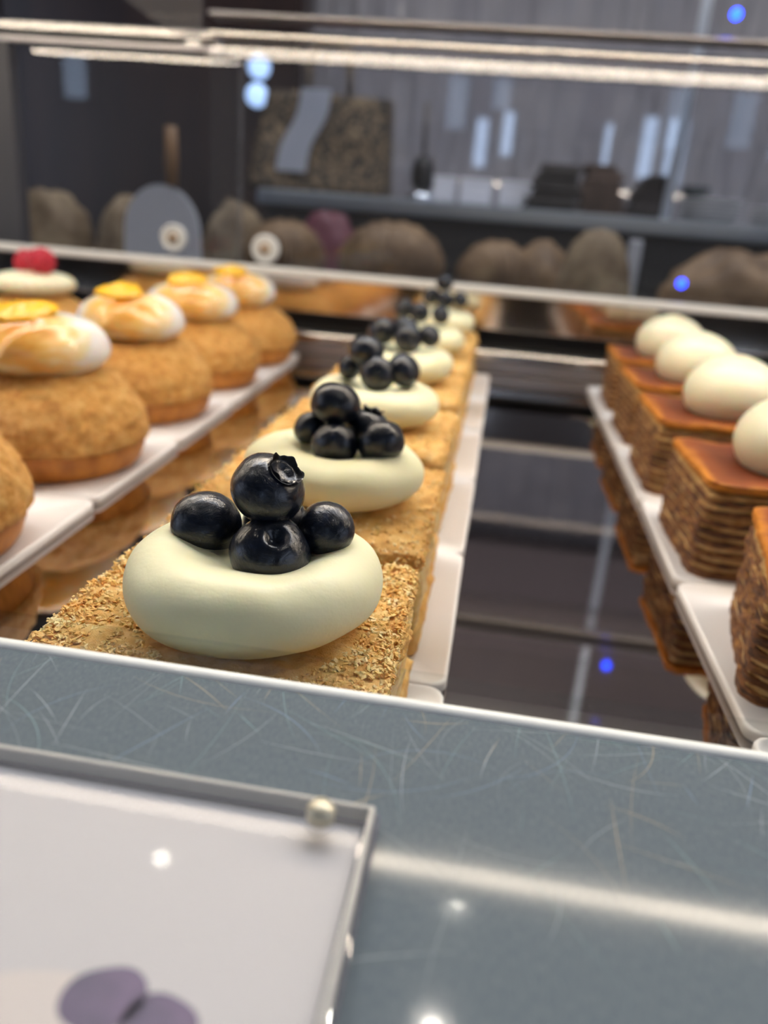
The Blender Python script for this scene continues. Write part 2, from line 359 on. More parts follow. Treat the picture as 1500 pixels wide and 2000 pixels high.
# sliding rear doors
def door_part(x0, x1, y, knob):
    g = cp('sliding_door', (x0, x1, y, y + 0.004, 0.036, 0.205), M['door_glass'])
    e = cp('door_edge', (x1 - 0.001, x1 + 0.001, y - 0.0005, y + 0.0045, 0.036, 0.205), M['acrylic'], parent=g)
    bm = bmesh.new(); add_lathe(bm, [(0.0108, 0), (0.0108, 0.004), (0.0095, 0.0055), (0.0082, 0.0052), (0.0078, 0.0035), (0.0045, 0.0035), (0.0040, 0.0058), (0.0001, 0.0062)], 32)
    bmesh.ops.rotate(bm, verts=bm.verts, cent=(0, 0, 0), matrix=Matrix.Rotation(math.pi / 2, 3, 'X'))
    kb = obj('door_knob', bm, M['edge'], g); kb.location = Vector(knob) - local(g) 
    kb['label'] = 'round pale metal finger knob'
    bm = bmesh.new(); add_lathe(bm, [(0.0044, 0.003), (0.0044, 0.0062), (0.0030, 0.0072), (0.0001, 0.0075)], 20)
    bmesh.ops.rotate(bm, verts=bm.verts, cent=(0, 0, 0), matrix=Matrix.Rotation(math.pi / 2, 3, 'X'))
    for v in bm.verts: v.co += Vector(knob)
    kc = obj('knob_center', bm, M['knob_tan'], g); kc.location = -local(g); kc['label'] = 'tan metal knob centre'
    return g, kb
door_part(-0.230, 0.72, 0.6305, (-0.185, 0.6304, 0.070))
door_part(-0.72, -0.215, 0.655, (-0.269, 0.6549, 0.071))
cp('door_jamb', (-0.44, -0.392, 0.638, 0.650, 0.034, 0.203), M['table0'])
cp('side_panel', (XA - .006, XA, 0.05, 0.66, 0, 0.264), M['glass'])
cp('side_panel', (XB, XB + .006, 0.05, 0.66, 0, 0.264), M['glass'])
cp('top_glass', (XA, XB, 0.27, 0.66, 0.264, 0.270), M['glass'])
ls = cp('led_strip', (XA, XB, 0.283, 0.295, 0.254, 0.264), M['alu'], label='warm white light strip')
cp('led_diffuser', (XA + .01, XB - .01, 0.286, 0.292, 0.2515, 0.254), M['led'], parent=ls)
ls = cp('led_strip', (XA, XB, 0.52, 0.53, 0.254, 0.264), M['alu'], label='rear warm white light strip')
cp('led_diffuser', (XA + .01, XB - .01, 0.521, 0.529, 0.2515, 0.254), M['led_dim'], parent=ls)
for i, (x, y, z) in enumerate(((0.123, 0.604, 0.236), (0.132, 0.652, 0.070))):  # two small glowing blue beads
    bm = bmesh.new(); bmesh.ops.create_icosphere(bm, subdivisions=3, radius=0.0034)
    o = obj('indicator_light', bm, M['blue_led'], case); o.location = Vector((x, y, z)) - local(case); o['label'] = 'small blue indicator light'

# ================================================================== CAKE BOARDS
def make_board(w_, d_):
    bm = bmesh.new(); R_ = 0.004; pts = []
    for cx, cy, a0 in ((w_ / 2 - R_, d_ / 2 - R_, 0), (-w_ / 2 + R_, d_ / 2 - R_, 90), (-w_ / 2 + R_, -d_ / 2 + R_, 180), (w_ / 2 - R_, -d_ / 2 + R_, 270)):
        for k in range(7):
            a = math.radians(a0 + k * 15); pts.append((cx + R_ * math.cos(a), cy + R_ * math.sin(a)))
    rings = []
    for s, z in ((0.992, 0.0), (1.0, 0.0006), (1.0, 0.0024), (0.994, 0.0030), (0.975, 0.0030), (0.965, 0.0024), (0.5, 0.0022)):
        rings.append([bm.verts.new((x * s, y * s, z)) for x, y in pts])
    for a, b in zip(rings, rings[1:]):
        for i in range(len(pts)): bm.faces.new((a[i], a[(i + 1) % len(pts)], b[(i + 1) % len(pts)], b[i]))
    bm.faces.new(rings[0]); bm.faces.new(rings[-1])
    return bm
ORD = ['frontmost', 'second', 'third', 'fourth', 'fifth', 'rearmost']
b0 = None
def board(x, y, rz, label, group):
    global b0
    if b0 is None:
        b0 = obj('cake_board', make_board(0.082, 0.0795), M['board']); o = b0
    else:
        o = copy_tree(b0)
    o.location = (x, y, 0.0); o.rotation_euler = (0, 0, rz)
    return tag(o, label, 'cake board', group)

# ================================================================== BLUEBERRY SLICES
def slab(w_, d_, z0, z1, cuts, amp, seed, rnd=0.004, fine=0.0, bulge=0.0, freq=90):
    """a baked slab: rounded in plan, lumpy all over, ragged along its edges"""
    bm = bmesh.new(); bmesh.ops.create_cube(bm, size=1)
    bmesh.ops.subdivide_edges(bm, edges=bm.edges[:], cuts=cuts, use_grid_fill=True)
    h = z1 - z0
    for v in bm.verts:
        x, y, z = v.co.x * 2, v.co.y * 2, v.co.z * 2
        px, py, pz = x * w_ / 2, y * d_ / 2, z * h / 2
        ax, ay = w_ / 2 - rnd, d_ / 2 - rnd; az = max(h / 2 - min(rnd, h / 2), 0)
        c = Vector((max(-ax, min(ax, px)), max(-ay, min(ay, py)), max(-az, min(az, pz))))
        q = Vector((px, py, pz)) - c
        if q.length > 1e-7:
            rr = min(rnd, h / 2)
            k = rr / q.length if rnd <= h / 2 else 1
            if rnd <= h / 2:
                lim = max(abs(q.x), abs(q.y), abs(q.z))
                q = q.normalized() * lim
            else:
                qh = Vector((q.x, q.y, 0)); lim = max(abs(q.x), abs(q.y))
                if qh.length > 1e-7: qh = qh.normalized() * lim
                q = Vector((qh.x, qh.y, q.z))
        p = c + q
        nrm = Vector((p.x / (w_ / 2), p.y / (d_ / 2), 0)); e = max(abs(nrm.x), abs(nrm.y))
        dn = nz3(p, freq, seed) * amp + nz3(p, freq * 3.1, seed + 5) * amp * 0.5 + (nz3(p, freq * 9, seed + 9) * fine if fine else 0)
        out = nrm.normalized() if nrm.length > 1e-6 else Vector((0, 0, 0))
        p += out * (dn * e ** 6) * 1.3
        if z > 0.2: p.z += dn + bulge * (1 - e ** 4)
        p.z += (z0 + z1) / 2
        v.co = p
    return bm

def crumbs(bm, n, w_, d_, ztop, seed, cx, cy, cr, surf):
    rs = random.Random(seed)
    for _ in range(n):
        for _try in range(8):
            if rs.random() < 0.35:                                     # along the rim
                s = rs.choice((0, 1, 2, 3)); t = rs.uniform(-1, 1)
                x, y = ((t * w_ / 2, -d_ / 2), (t * w_ / 2, d_ / 2), (-w_ / 2, t * d_ / 2), (w_ / 2, t * d_ / 2))[s]
                x += rs.gauss(0, 0.0006); y += rs.gauss(0, 0.0006); x = max(-w_ / 2, min(w_ / 2, x)) ; z = ztop - 0.0012 + rs.uniform(-0.002, 0.0012)
            else:
                x, y = rs.uniform(-w_ / 2, w_ / 2), rs.uniform(-d_ / 2, d_ / 2); z = surf(x, y)
            if math.hypot(x - cx, y - cy) > cr * 0.86: break
        s = rs.choice((0.00025, 0.0003, 0.0004, 0.0005, 0.0007)); a = rs.uniform(0, 6.28)
        vs = []
        R_ = Matrix.Rotation(a, 3, 'Z') @ Matrix.Rotation(rs.uniform(-1.1, 1.1), 3, 'X') @ Matrix.Rotation(rs.uniform(-0.9, 0.9), 3, 'Y')
        for q in ((-1, -.7, -.3), (1, -.6, -.2), (.8, .7, -.3), (-.8, .8, -.2), (-.5, -.3, .4), (.6, -.2, .45), (.1, .6, .35)):
            p = R_ @ Vector((q[0] * s * rs.uniform(.7, 1.3), q[1] * s * rs.uniform(.6, 1.2), q[2] * s))
            vs.append(bm.verts.new((x + p.x, y + p.y, z + p.z)))
        for f in ((0, 1, 2, 3), (0, 1, 5, 4), (1, 2, 6, 5), (2, 3, 6), (3, 0, 4, 6), (4, 5, 6)):
            bm.faces.new([vs[i] for i in f])

def cream_bm(R_, H_, seed, dent=0.35, dentr=0.56, n=88, dentx=0.0, denty=0.0):
    bm = bmesh.new(); prof = []
    K = 44
    for i in range(K + 1):
        t = -math.pi / 2 + math.pi * i / K
        prof.append((R_ * abs(math.cos(t)) ** 0.8, H_ / 2 + H_ / 2 * math.copysign(abs(math.sin(t)) ** 0.95, math.sin(t))))
    prof = [(rr, z) for rr, z in prof if rr > 1e-5]
    def fn(p, a):
        rr = math.hypot(p.x, p.y)
        k = 1 + 0.025 * math.sin(a * 2 + seed) + 0.018 * math.sin(a * 3 + 2 * seed) + nz3(p, 60, seed) * 0.03
        z = p.z
        if z > H_ / 2:
            rd = math.hypot(p.x - dentx, p.y - denty)
            z -= H_ * dent * math.exp(-(rd / (R_ * dentr)) ** 2.6) * (z - H_ / 2) / (H_ / 2)
        z += nz3(p, 110, seed + 3) * 0.0006
        if z < H_ * .3: k *= 1.0
        return Vector((p.x * k, p.y * k, max(z, 0)))
    add_lathe(bm, prof, n, fn=fn)
    return bm

SLW, SLD = 0.063, 0.056
def slice_thing(i, x, y, rz, cream):
    s = empty('blueberry_cream_slice', (x, y, 0.0022), rz)
    res = 60 if i == 0 else 30
    w_ = SLW * (1 if i == 0 else 1.02); d_ = SLD if i == 0 else 0.066
    obj('bottom_crust', slab(w_ + .001, d_ + .001, 0.0, 0.008, res // 2, 0.0010, i * 3.1 + 1, 0.002, 0.0005), M['crust'], s)
    obj('custard_filling', slab(w_ - .0012, d_ - .0012, 0.0055, 0.0235, res // 2, 0.0011, i * 2.3 + 4, 0.003, 0.0004, freq=140), M['custard'], s)
    ztop = 0.0285
    bm = slab(w_, d_, 0.0215, ztop, res, 0.0013, i * 5.7 + 2, 0.003, 0.0007, bulge=0.0008)
    sd = i * 5.7 + 2
    def surf(xx, yy):
        p = Vector((xx, yy, 0.0035)); return ztop + nz3(p, 90, sd) * 0.0013 + 0.0006
    cx, cy, cr, ch = cream
    crumbs(bm, (8000, 2000, 800, 500, 350, 250)[i], w_, d_, ztop, 40 + i, cx, cy, cr, surf)
    me = bpy.data.meshes.new('top_crust'); bm.to_mesh(me); bm.free()
    nface = (res + 1) ** 2 * 6
    for k, p in enumerate(me.polygons): p.use_smooth = k < nface
    me.materials.append(M['crust']); me.materials.append(M['crumb'])
    for k, p in enumerate(me.polygons):
        if k >= nface: p.material_index = 1
    o = bpy.data.objects.new('top_crust', me); COL.objects.link(o); o.parent = s
    c = obj('cream_dollop', cream_bm(cr, ch, i * 1.7 + 0.6, dentx=(0.001 if i == 0 else 0), denty=(-0.0015 if i == 0 else 0.0)), M['cream'], s)
    c.location = (cx, cy, 0.0283)
    return s
# centre of slice, centre of its cream (world)
SL = [(-0.0425, 0.1325, 0.0, -0.0385, 0.1285, 0.0230, 0.0207),
      (-0.0430, 0.2040, 0.01, -0.0390, 0.2030, 0.0236, 0.0180),
      (-0.0440, 0.2850, -0.01, -0.0425, 0.2870, 0.0245, 0.0180),
      (-0.0450, 0.3660, 0.0, -0.0425, 0.3700, 0.0245, 0.0185),
      (-0.0450, 0.4460, 0.01, -0.0425, 0.4530, 0.0240, 0.0185),
      (-0.0455, 0.5300, 0.0, -0.0400, 0.5350, 0.0240, 0.0190)]
for i, (x, y, rz, cx, cy, cr, ch) in enumerate(SL):
    s = slice_thing(i, x, y, rz, (cx - x, cy - y, cr, ch))
    tag(s, ['frontmost golden crumb slice with cream and four blueberries, beside the ledge',
            'second crumb slice from the front, topped with cream and five blueberries',
            'third crumb slice from the front with cream and a tall heap of berries',
            'fourth crumb slice from the front, blurred, berries spread in a low heap',
            'fifth crumb slice from the front, half hidden by the slice before it',
            'rearmost crumb slice of the middle row, by the rear rail'][i], 'cake slice', 'blueberry cream slices in the middle row')
for i in range(6):
    board(-0.0430, 0.1200 + 0.0800 * i + (0.004 if i > 3 else 0), (0.0, 0.004, -0.006, 0.003, 0, 0.004)[i],
          'white card board under the %s blueberry slice' % ORD[i], 'white cake boards in three rows')

# ------------------------------------------------------------------ blueberries
def berry_mesh(kind, seed):
    bm = bmesh.new(); bmesh.ops.create_uvsphere(bm, u_segments=40, v_segments=28, radius=1)
    for v in bm.verts:
        p = v.co.copy(); rr = math.hypot(p.x, p.y)
        z = p.z * 0.88
        if p.z > 0:
            if kind == 'crown': z -= 0.26 * math.exp(-(rr / 0.34) ** 4)
            elif kind == 'dimple': z -= 0.28 * math.exp(-(rr / 0.20) ** 3)
            else: z -= 0.05 * math.exp(-(rr / 0.3) ** 2)
        k = 1 + nz3(p, 1.4, seed) * 0.05 + nz3(p, 4, seed) * 0.012
        v.co = Vector((p.x * k, p.y * k, z * (1 + nz3(p, 3, seed + 4) * 0.02)))
    return bm
def calyx_mesh(seed):
    bm = bmesh.new(); n = 60; rs = random.Random(seed); rings = []
    for lev in range(5):
        t = lev / 4; ring = []
        for i in range(n):
            a = 2 * math.pi * i / n
            pk = (abs(math.sin(a * 2.5 + 0.3)) ** 0.6) * 0.75 + 0.25 * (0.5 + 0.5 * math.sin(a * 11 + seed))
            rad = 0.38 + 0.10 * t + 0.03 * math.sin(a * 5) * t; z = 0.76 + t * (0.05 + 0.17 * pk)
            ring.append(bm.verts.new((rad * math.cos(a), rad * math.sin(a), z)))
        rings.append(ring)
    for a, b in zip(rings, rings[1:]):
        for i in range(n): bm.faces.new((a[i], a[(i + 1) % n], b[(i + 1) % n], b[i]))
    bmesh.ops.solidify(bm, geom=bm.faces[:], thickness=0.03)
    return bm
protos = {}
def berry(kind, x, y, z, rad, axis, label, seed=1, sq=(1, 1, 1)):
    if kind not in protos:
        o = obj('blueberry', berry_mesh(kind, seed), M['berry'])
        if kind == 'crown': obj('calyx', calyx_mesh(3), M['calyx'], o)
        protos[kind] = o
    else:
        o = copy_tree(protos[kind])
    o.location = (x * MM, y * MM, z * MM); s = rad * MM; o.scale = (s * sq[0], s * sq[1], s * sq[2])
    o.rotation_euler = Vector(axis).normalized().to_track_quat('Z', 'Y').to_euler()
    return tag(o, label, 'blueberry', 'glazed blueberries on the cream slices')
P = 'plain'; D = 'dimple'; C = 'crown'
BER = [
 [(P, -48.7, 131.0, 48.8, 6.3, (-.3, .4, -.8), 'left blueberry of the heap on the frontmost slice'),
  (C, -36.9, 130.0, 57.2, 6.7, (.60, -.22, .77), 'topmost blueberry on the frontmost slice, its ragged crown showing'),
  (D, -34.9, 125.5, 47.0, 6.9, (.28, -.52, .80), 'front blueberry on the frontmost slice with a small round dimple'),
  (P, -26.6, 132.5, 50.0, 5.3, (.3, .5, -.6), 'right, smallest blueberry of the heap on the frontmost slice'),
  (P, -37.5, 138.0, 47.5, 6.2, (0, 1, 0), 'hidden back blueberry of the heap on the frontmost slice')],
 [(P, -39.9, 203.0, 56.3, 6.7, (.1, .3, .9), 'topmost blueberry on the second slice from the front'),
  (P, -46.7, 204.5, 48.6, 4.6, (-.3, .4, .2), 'leftmost small blueberry on the second slice from the front'),
  (P, -38.4, 197.0, 47.0, 6.1, (.1, -.8, -.4), 'front blueberry in the low middle of the second slice from the front'),
  (C, -31.6, 207.5, 49.6, 6.0, (.2, .15, .95), 'back right blueberry with upright crown on the second slice'),
  (P, -26.4, 198.5, 48.6, 6.3, (.4, -.5, -.5), 'rightmost shiny blueberry on the second slice from the front')],
 [(P, -46.3, 287.0, 56.8, 6.6, (0, .3, .9), 'topmost blueberry on the third slice from the front'),
  (P, -52.1, 290.0, 50.0, 4.9, (-.5, .2, .3), 'leftmost blueberry on the third slice from the front'),
  (P, -40.6, 281.0, 50.2, 6.4, (.1, -.9, .1), 'front middle blueberry on the third slice from the front'),
  (P, -31.9, 285.5, 51.6, 6.3, (.5, -.3, .5), 'rightmost blueberry on the third slice from the front')],
 [(P, -53.0, 372.0, 52.6, 6.9, (-.4, .3, .5), 'leftmost blueberry on the fourth slice from the front'),
  (P, -43.2, 376.0, 54.0, 6.4, (0, .3, .9), 'topmost blueberry on the fourth slice from the front'),
  (D, -40.0, 365.0, 51.4, 6.6, (.5, -.8, .1), 'front middle blueberry on the fourth slice from the front'),
  (P, -30.9, 372.0, 52.4, 5.2, (.5, -.3, .5), 'rightmost blueberry on the fourth slice from the front')],
 [(P, -53.0, 455.0, 54.5, 5.6, (-.4, .3, .5), 'leftmost blueberry on the fifth slice from the front'),
  (P, -44.2, 451.0, 53.6, 5.6, (.1, -.8, .1), 'middle blueberry on the fifth slice from the front'),
  (P, -32.6, 452.0, 53.0, 5.2, (.5, -.3, .5), 'rightmost blueberry on the fifth slice from the front')],
 [(P, -38.4, 540.0, 63.6, 5.6, (0, .3, .9), 'topmost blueberry of the tall heap on the rearmost slice'),
  (P, -46.0, 540.0, 54.5, 5.8, (-.4, .3, .5), 'leftmost blueberry on the rearmost slice'),
  (P, -36.4, 532.0, 53.8, 5.6, (.1, -.8, .1), 'front middle blueberry on the rearmost slice'),
  (P, -26.8, 537.5, 54.2, 5.2, (.5, -.3, .5), 'rightmost blueberry on the rearmost slice')]]
for i, lst in enumerate(BER):
    for b in lst:
        berry(*b, seed=i + 1, sq=(1, 1, 1) if i else (1.04, 1, 1))

# ================================================================== MERINGUE PUFFS
def puff_base_bm(seed):
    bm = bmesh.new()
    prof = [(0.028, 0), (0.0335, 0.0006), (0.0355, 0.003), (0.0368, 0.007), (0.0375, 0.011), (0.0370, 0.0135), (0.030, 0.016), (0.01, 0.0165)]
    add_lathe(bm, prof, 72, fn=lambda p, a: p * (1 + 0.012 * math.sin(a * 3 + seed)) + Vector((0, 0, 0)))
    for v in bm.verts: v.co.z = max(v.co.z, 0)
    return bm
def craq_bm(seed, R_=0.0395, z0=0.0115, z1=0.037, n=120):
    bm = bmesh.new(); prof = []
    for i in range(5): prof.append((R_ * (0.90 + 0.025 * i), z0 - 0.0004 + 0.0001 * i))
    K = 44
    for i in range(K):
        t = i / K * math.pi / 2
        prof.append((R_ * math.cos(t) ** 0.72, z0 + 0.001 + (z1 - z0) * math.sin(t) ** 1.0))
    def fn(p, a):
        dn = nz3(p, 60, seed) * 0.0012 + nz3(p, 190, seed) * 0.0010
        v = noise.voronoi(Vector((p.x * 130 + seed, p.y * 130, p.z * 110)))[0]
        crack = max(0, 0.16 - (v[1] - v[0])) / 0.16
        dn -= 0.0010 * crack * (0.4 + 0.6 * max(0, nz3(p, 40, seed + 8) + .4)) + nz3(p, 600, seed) * 0.0003
        k = 1 + 0.012 * math.sin(a * 2 + seed)
        q = Vector((p.x * k, p.y * k, p.z)); nn_ = Vector((p.x, p.y, (p.z - z0) * 1.6)).normalized()
        return q + nn_ * dn
    add_lathe(bm, prof, n, fn=fn)
    return bm
def meringue_bm(seed, R_=0.0255, H_=0.0225, swoosh=True):
    bm = bmesh.new(); prof = []; K = 40
    for i in range(K + 1):
        t = -math.pi / 2 + math.pi * i / K
        prof.append((R_ * abs(math.cos(t)) ** 0.72, H_ * 0.42 + (H_ * 0.42 if t < 0 else H_ * 0.58) * math.sin(t)))
    prof = [(rr, z) for rr, z in prof if rr > 1e-5]
    def fn(p, a):
        z = p.z; sx_ = p.x / R_; sy_ = p.y / R_
        if swoosh and z > H_ * .5:
            dline = (sx_ - 0.55) * 0.8 - (sy_ + 0.1) * 0.6
            z -= 0.0022 * math.exp(-(dline / 0.10) ** 2); z += 0.0016 * math.exp(-((dline - .2) / 0.10) ** 2)
        k = 1 + 0.02 * math.sin(a * 2 + seed) + nz3(p, 50, seed) * 0.03
        return Vector((p.x * k, p.y * k, z + nz3(p, 90, seed) * 0.0008))
    add_lathe(bm, prof, 80, fn=fn)
    return bm
def curd_bm(seed):
    bm = bmesh.new(); prof = []; K = 14
    for i in range(K + 1):
        t = -math.pi / 2 + math.pi * i / K
        prof.append((0.0095 * abs(math.cos(t)) ** 0.8 + 1e-5, 0.0022 + 0.0022 * math.sin(t)))
    add_lathe(bm, prof, 40, fn=lambda p, a: Vector((p.x * (1 + .15 * math.sin(a * 3 + seed)), p.y * (1 + .12 * math.sin(a * 2 + seed)), p.z + (nz3(p, 500, seed) * 0.0012 + 0.0014 * math.exp(-(math.hypot(p.x, p.y) / 0.003) ** 2) if p.z > .002 else 0))))
    return bm
def puff(x, y, rz, label, seed, variant):
    t = empty('meringue_puff', (x, y, 0.0022), rz)
    obj('choux_base', puff_base_bm(seed), M['choux'], t)
    obj('craquelin_crust', craq_bm(seed), M['craquelin'], t)
    mg = obj('meringue', meringue_bm(seed, swoosh=variant), M['meringue'], t); mg.location = (0, 0, 0.0345); mg.rotation_euler = (0.0, 0.0, -rz)
    cd = obj('lemon_curd', curd_bm(seed), M['curd'], mg); cd.location = (-0.003, -0.004, 0.0208); cd.scale = (1.15, 1.15, 1.1); cd.rotation_euler = (0.18, 0, 0)
    return tag(t, label, 'pastry', 'torched meringue puffs in the left row')
PF = [(-0.1690, 0.1950, 'nearest crackled puff, cut off by the left side, at the row end'),
      (-0.1715, 0.2850, 'meringue puff with pale torched top and visible crack, second from front'),
      (-0.1755, 0.3720, 'meringue puff with a deep orange torched top and white swoosh'),
      (-0.1755, 0.4530, 'fourth meringue puff, partly hidden behind the swooshed one'),
      (-0.1755, 0.5330, 'rearmost meringue puff of its row, by the rear rail')]
for i, (x, y, lb) in enumerate(PF): puff(x, y, i * 1.3, lb, 2.0 + i * 3.7, i in (1, 2, 4))
for i in range(5):
    yb = 0.2050 + 0.0810 * i
    board(-0.1245 - 0.028 * yb - 0.041, yb, 0.02, 'white card board under the %s meringue puff' % ['nearest', 'second', 'third', 'fourth', 'rearmost'][i], 'white cake boards in three rows')

# ------------------------------------------------------------------ raspberry puffs
def swirl_bm(R_=0.0250, H_=0.0155):
    bm = bmesh.new(); prof = []; K = 30
    for i in range(K + 1):
        t = -math.pi / 2 + math.pi * i / K
        prof.append((R_ * abs(math.cos(t)) ** 0.7 + 1e-5, H_ / 2 + H_ / 2 * math.sin(t)))
    def fn(p, a):
        k = 1 + 0.035 * math.cos(26 * (a + p.z * 22)) * min(1, math.hypot(p.x, p.y) / 0.012)
        return Vector((p.x * k, p.y * k, p.z))
    add_lathe(bm, prof, 208, fn=fn); return bm
def raspberry_bm():
    bm = bmesh.new(); rs = random.Random(5)
    prof = [(0.0048, 0), (0.0066, 0.001), (0.0072, 0.004), (0.0064, 0.0085), (0.004, 0.0115), (0.0005, 0.0125)]
    add_lathe(bm, prof, 24)
    for lev in range(6):
        z = 0.001 + lev * 0.0021; rr = (0.0062, 0.0070, 0.0071, 0.0065, 0.0052, 0.003)[lev]; n = (14, 15, 15, 13, 10, 6)[lev]
        for k in range(n):
            a = 2 * math.pi * (k + 0.5 * (lev % 2)) / n
            g = bmesh.ops.create_icosphere(bm, subdivisions=2, radius=0.0016)
            bmesh.ops.translate(bm, verts=g['verts'], vec=(rr * math.cos(a), rr * math.sin(a), z))
    return bm
rp = empty('raspberry_puff', (-0.302, 0.500, 0.0022))
obj('choux_base', puff_base_bm(1.1), M['choux'], rp); obj('craquelin_crust', craq_bm(31.0, z1=0.034), M['craquelin'], rp)
c = obj('cream_swirl', swirl_bm(), M['white_cream'], rp); c.location = (0, 0, 0.0335)
tag(rp, 'crackled puff with ridged cream and red raspberries by the rear mirror strip', 'pastry', 'raspberry cream puffs at far left')
rp2 = copy_tree(rp); rp2.location = (-0.3080, 0.405, 0.0022)
tag(rp2, 'puff with ridged cream cut off at the left edge, before the raspberry one', 'pastry', 'raspberry cream puffs at far left')
ras = None
for x, y, tx, ty, lb in ((-0.3085, 0.505, 1.2, 0.6, 'left of two raspberries on the crackled puff'), (-0.2935, 0.497, 1.45, -0.1, 'right of two raspberries, hollow end showing, on the crackled puff'),
                         (-0.312, 0.410, 0.3, 0.2, 'raspberry on the cream puff at the picture edge')):
    if ras is None: ras = obj('raspberry', raspberry_bm(), M['rasp']); o = ras
    else: o = copy_tree(ras)
    o.location = (x, y, 0.0560); o.rotation_euler = (tx if ty < 0 else 0.0, 0, 0)
    if ty < 0: o.location = (x, y + .004, 0.0575)
    else: o.location = (x, y, 0.0508)
    tag(o, lb, 'raspberry', 'raspberries on the cream puffs')
for y, lb in ((0.500, 'white card board under the raspberry puff'), (0.405, 'white card board under the cream puff at the far left edge')):
    board(-0.302 if y > .45 else -0.308, y, 0.0, lb, 'white cake boards in three rows')

# ================================================================== LAYERED SLICES (right row)
def ragged(w_, d_, z0, z1, seed, cuts=28, amp=0.0012, wave=0.0008):
    bm = bmesh.new(); bmesh.ops.create_cube(bm, size=1)
    bmesh.ops.subdivide_edges(bm, edges=bm.edges[:], cuts=cuts, use_grid_fill=True)
    h = z1 - z0
    for v in bm.verts:
        x, y, z = v.co.x * 2, v.co.y * 2, v.co.z * 2
        p = Vector((x * w_ / 2, y * d_ / 2, z * h / 2))
        e = max(abs(x), abs(y)) ** 8
        dn = (nz3(p, 120, seed) * 1.0 + nz3(p, 420, seed + 3) * 0.5) * amp
        o_ = Vector((x, y, 0)) 
        if o_.length > 0: o_.normalize()
        # slightly round corners
        cr_ = max(0, abs(x) + abs(y) - 1.9) * 0.02
        p = p + o_ * (dn - cr_) * e
        zz = (z0 + z1) / 2 + p.z * (1 - 0.35 * e) + nz3(Vector((p.x, p.y, 0)), 70, 3.3) * wave * 1.0
        if z0 <= 0: zz = max(zz, 0) if z > -0.5 else 0
        v.co = Vector((p.x, p.y, zz))
    return bm
ml = empty('layered_pastry_slice', (0.108, 0.1965, 0.0022))
NL = 8; HT = 0.0300
zc = 0.0
for k in range(NL):
    s = 1 - 0.004 * ((k * 5) % 3)
    th = 0.0026; gap = (HT - 0.0026) / NL
    obj('pastry_layer', ragged(0.069 * s, 0.057 * s, k * gap, k * gap + th, 3 + k * 7.0), M['pastry_leaf'], ml)
    s2 = 0.965 + 0.006 * ((k * 3) % 4)
    obj('cream_layer', ragged(0.069 * s2, 0.057 * s2, k * gap + th - 0.0005, (k + 1) * gap + 0.0006, 90 + k * 5.0, cuts=20), M['pastry_cream'], ml)
obj('caramel_top', ragged(0.0685, 0.0565, HT - 0.0012, HT + 0.0020, 55, cuts=40, amp=0.0010), M['caramel_top'], ml)
bm = bmesh.new(); prof = []
for i in range(31):
    t = -0.62 + (math.pi / 2 + 0.62) * i / 30
    prof.append((0.0205 * max(math.cos(t), 0.0003), 0.0075 + 0.0155 * math.sin(t)))
z_off = prof[0][1]
prof = [(a, b - z_off) for a, b in prof]
add_lathe(bm, prof, 72, fn=lambda p, a: Vector((p.x * (1 + .03 * math.sin(2 * a)), p.y * 1.0, p.z * (1 + 0.04 * math.sin(a)))) )
cd = obj('cream_dome', bm, M['white_cream'], ml); cd.location = (-0.001, -0.0005, HT + 0.0015)
MLX = [(0.1065, 0.1950, -0.20, 'nearest layered slice, turned a little, cut off at the right edge', 'nearest'),
       (0.1040, 0.2755, 0.02, 'layered caramel slice whose dark striped front stands full in view', 'second'),
       (0.1035, 0.3580, 0.0, 'third layered slice from the front with a large ivory cream dome', 'third'),
       (0.1045, 0.4360, 0.02, 'fourth layered slice from the front, between two like it', 'fourth'),
       (0.1055, 0.5150, -0.02, 'rearmost layered slice, smallest, by the rear rail', 'rearmost')]
for i, (x, y, rz, lb, od) in enumerate(MLX):
    o = ml if i == 0 else copy_tree(ml)
    o.location = (x, y, 0.0022); o.rotation_euler = (0, 0, rz)
    tag(o, lb, 'layer cake slice', 'layered pastry slices in the right row')
    board(0.1060, 0.2000 + 0.0800 * i, (0.012, -0.01, 0.0, 0.01, 0)[i], 'white card board under the %s layered slice' % od, 'white cake boards in three rows')
board(0.1065, 0.1195, 0.0, 'empty front end board of the right row, next to the ledge', 'white cake boards in three rows')

# ================================================================== PRICE SIGN lying on the ledge
sg = empty('sign_holder', (-0.060, 0.045, 0.0386)); tag(sg, 'clear acrylic sign holder with printed white paper, lying on the scratched ledge', 'sign')
def sp_(name, dims, material, bev=0.0, parent=None):
    o = box(name, dims, material, None, bev=bev); p = parent or sg; o.parent = p; o.location = -local(p); return o
sp_('back_sheet', (-0.115, -0.0066, 0.0180, 0.0736, 0.0386, 0.0401), M['sign_rim'], 0.0003)
ins = sp_('paper_insert', (-0.113, -0.0082, 0.0190, 0.0712, 0.04015, 0.04030), M['paper'])
sp_('front_sheet', (-0.1145, -0.0073, 0.0185, 0.0719, 0.04035, 0.0424), M['sign_acrylic'], 0.0003)
sp_('cut_edge', (-0.1145, -0.0073, 0.0715, 0.0721, 0.04035, 0.0424), M['sign_edge'], 0.0002)
sp_('cut_edge', (-0.0077, -0.0071, 0.0185, 0.0721, 0.04035, 0.0424), M['sign_edge'], 0.0002)
bm = bmesh.new(); add_lathe(bm, [(0.0016, 0), (0.0016, 0.0012), (0.0011, 0.0019), (0.0001, 0.0021)], 24)
o = obj('stud', bm, M['stud'], sg); o.location = Vector((-0.0127, 0.0688, 0.0424)) - local(sg); o['label'] = 'small brass stud'
